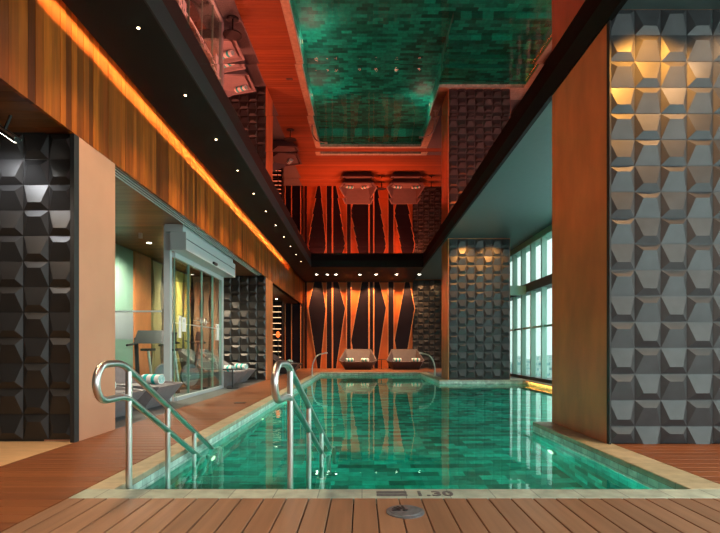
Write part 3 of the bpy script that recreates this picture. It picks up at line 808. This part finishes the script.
# amber spots on the relief tiles
for (x_, y_, e, col) in [(3.02, 4.55, 190, (1, .42, .07)), (3.75, 4.55, 60, (1, .6, .3)), (3.35, 15.1, 85, (1, .42, .10)), (4.2, 15.1, 85, (1, .42, .10)),
                         (3.1, 24.45, 16, (1, .5, .2)), (3.8, 24.45, 16, (1, .5, .2))]:
    light('tile_wash', 'SPOT', (x_, y_, ZR - .04), e, col, .04, direction=(0, .42, -1), spot=math.radians(95), blend=.9)
downlight(3.47, 4.80, ZR, 0, WARM, 'round pale ceiling disc at the top right corner', 'ceiling discs', m='lamp_disc', r=.07)
for i, (x_, y_) in enumerate(((3.3, 3.0), (4.6, 3.0), (3.3, .8), (.8, -.6), (-.8, -.6))):  # unseen downlights added to brighten the deck at right
    downlight(x_, y_, ZR, 130 if y_ > 0 else 0, WARM, ['downlight in the right ceiling before the big tiled pillar', 'downlight in the right ceiling nearest the windows', 'downlight in the right ceiling above the near deck', '', '',
              'downlight in the ceiling between the two pillars, farther one', 'downlight in the ceiling between the two pillars, nearer one'][i], 'downlights in the right ceiling', spot=100) if x_ > 2.6 else None
# spotlight over the black tile wall
t = empty('track_spotlight', (-3.58, 4.80, 3.17)); tag(t, 'black linear spotlight under the soffit aimed at the black relief tiles', 'spotlight')
t.rotation_euler = (0, math.radians(32), math.radians(-20))
MB().box(-.22, .22, -.03, .03, -.02, .03).build('housing', 'black', t)
MB().box(-.01, .01, -.01, .01, .03, .18).build('bracket', 'black', t)
MB().box(-.225, .225, -.034, -.030, .012, .034).box(-.225, .225, .030, .034, .012, .034).build('edge_trim', 'steel', t)
MB().box(-.20, .20, -.012, .012, -.026, -.021).build('lamp_lens', 'lamp_white', t)
light('tile_spot', 'SPOT', (-3.85, 4.72, 3.22), 30, (.95, .97, 1), .10, direction=(.05, .55, -1), spot=math.radians(95), blend=.5)
light('tile_warm', 'SPOT', (-3.4, 4.0, 3.28), 14, (1, .6, .3), .05, direction=(0, .4, -1), spot=math.radians(100), blend=.8)
for (y_, z_, e_) in ((5.8, 3.6, 130), (6.0, 1.8, 70)):  # spots without fixtures, added to brighten the copper pillar side
    light('pillar_wash', 'SPOT', (-2.30, y_, ZC - .05), e_, (1, .48, .26), .05, direction=(4.9, 0, z_ - ZC), spot=math.radians(34), blend=.9)
light('pillar_wash', 'SPOT', (-2.30, 15.6, ZC - .05), 420, (1, .45, .35), .05, direction=(5.1, .6, -1.9), spot=math.radians(26), blend=.9)  # another added spot, for the far pillar's orange side
light('daylight', 'AREA', (3.6, YB - .25, 2.2), 40, (.93, .96, 1), 3.6, 3.6, direction=(0, 1, 0))
light('daylight', 'AREA', (XR + .8, .9, 2.2), 640, (.93, .96, 1), 3.9, 7.2, direction=(-1, 0, 0))
light('daylight', 'AREA', (XR + .8, 10.6, 2.2), 620, (.90, .97, 1), 3.9, 7.5, direction=(-1, 0, 0))
# gym ceiling lights
for (x_, y_, e, c_) in [(-4.7, 10.6, 420, (1, .9, .74)), (-4.8, 13.8, 420, (1, .8, .55)), (-4.7, 7.6, 150, (1, .85, .7)), (-3.8, 13.9, 12, (1, .85, .7)), (-4.0, 18.5, 60, (1, .6, .35)), (-4.0, 22.5, 50, (1, .6, .35)), (-4.0, 4.0, 60, (1, .75, .5))]:  # last one is added, to brighten the stone floor at left
    downlight(x_, y_, 3.35, 0, WARM, {10.6: 'downlight in the gym soffit above the treadmill', 13.8: 'downlight in the gym soffit deeper inside', 4.0: 'downlight in the soffit before the black relief tiles at left', 7.6: 'downlight in the soffit above the near daybeds',
              13.9: 'downlight in the soffit above the daybeds beyond the door', 18.5: 'downlight in the passage soffit beyond the slim pillar', 22.5: 'downlight in the passage soffit by the far left wall'}[y_], 'downlights in the timber soffit', r=.05, m='lamp_white')
    light('soffit_lamp', 'SPOT', (x_, y_, 3.32), e, c_, .04, direction=(0, 0, -1), spot=math.radians(150), blend=1)
# pool lights in the walls
pl = 0
def pool_light(x, y, nx, ny, label, e=40):
    t = empty('pool_light', (x, y, -.75)); tag(t, label, 'pool light', 'underwater lights in the pool walls')
    a = 0 if nx else 1
    MB().cyl((0 if nx else 0, 0, 0), .10, .03 * (nx or ny), 24, axis=a).build('rim', 'steel', t)
    MB().cyl((.031 * nx, .031 * ny, 0), .075, .006 * (nx or ny), 24, axis=a).build('lens', 'lamp_dim', t)
    light('pool_lamp', 'POINT', (x + nx * .25, y + ny * .25, -.72), e, (.55, 1, .86), 0)
for i, yy in enumerate((5.6, 8.4, 11.2, 14.0, 16.8)):
    pool_light(-1.769, yy, 1, 0, f'round underwater light in the left pool wall, {ordn[i]} from the near end', 22 if i == 0 else 50)
for i, yy in enumerate((8.2, 11.0)):
    pool_light(5.299, yy, -1, 0, f'round underwater light in the pool wall below the windows, {ordn[i]} from the camera')
pool_light(2.349, 5.9, -1, 0, 'round underwater light in the right pool wall beside the copper pillar', 10)
for i, xx in enumerate((-.6, .6)):
    pool_light(.3 + xx * 1.6, 3.431, 0, 1, f'round underwater light in the near pool wall, {["left", "right"][i]} one')
pool_light(2.499, 17.6, -1, 0, 'round underwater light in the right pool wall behind the far pillar')
# golden strip below the window ledge
o = MB().box(5.245, 5.26, 6.7, 15.4, -.04, -.031).build('ledge_light', 'lamp_orange'); tag(o, 'golden light strip under the ledge below the windows', 'light strip')
light('ledge_lamp', 'AREA', (5.25, 11, -.045), 20, (1, .36, .06), .012, 8.5, None).rotation_euler = (0, math.radians(-20), 0)

# ------------------------------------------------------------------ world
wd = bpy.data.worlds.new('World'); S.world = wd; wd.use_nodes = True
nt = wd.node_tree; bg = nt.nodes['Background']
tc = nt.nodes.new('ShaderNodeTexCoord'); sp = nt.nodes.new('ShaderNodeSeparateXYZ'); r = nt.nodes.new('ShaderNodeValToRGB')
nt.links.new(tc.outputs['Generated'], sp.inputs[0])
mr = nt.nodes.new('ShaderNodeMapRange'); mr.inputs[1].default_value = -.1; mr.inputs[2].default_value = .6
nt.links.new(sp.outputs[2], mr.inputs[0]); nt.links.new(mr.outputs[0], r.inputs[0])
r.color_ramp.elements[0].color = (.70, .88, .86, 1); r.color_ramp.elements[1].color = (.92, 1, .99, 1)
r.color_ramp.elements[1].position = .35
nt.links.new(r.outputs[0], bg.inputs[0]); bg.inputs[1].default_value = 1.1

# ------------------------------------------------------------------ camera
cam = bpy.data.cameras.new('Camera'); co = bpy.data.objects.new('Camera', cam); COL.objects.link(co)
co.location = (0, 0, 1.0); co.rotation_euler = (PI / 2, 0, 0)
cam.sensor_width = 36; cam.lens = 24
cam.shift_x = -2 / 720; cam.shift_y = (349 - 266.5) / 720
cam.clip_end = 6000
S.camera = co
S.view_settings.view_transform = 'Standard'; S.view_settings.look = 'None'
S.view_settings.exposure = 0.62; S.view_settings.gamma = 1
S.view_settings.use_curve_mapping = False
cy = S.cycles
cy.max_bounces = 10; cy.glossy_bounces = 6; cy.transmission_bounces = 8; cy.transparent_max_bounces = 12; cy.diffuse_bounces = 4
cy.caustics_refractive = True; cy.caustics_reflective = False
cy.sample_clamp_indirect = 4
cy.use_denoising = True
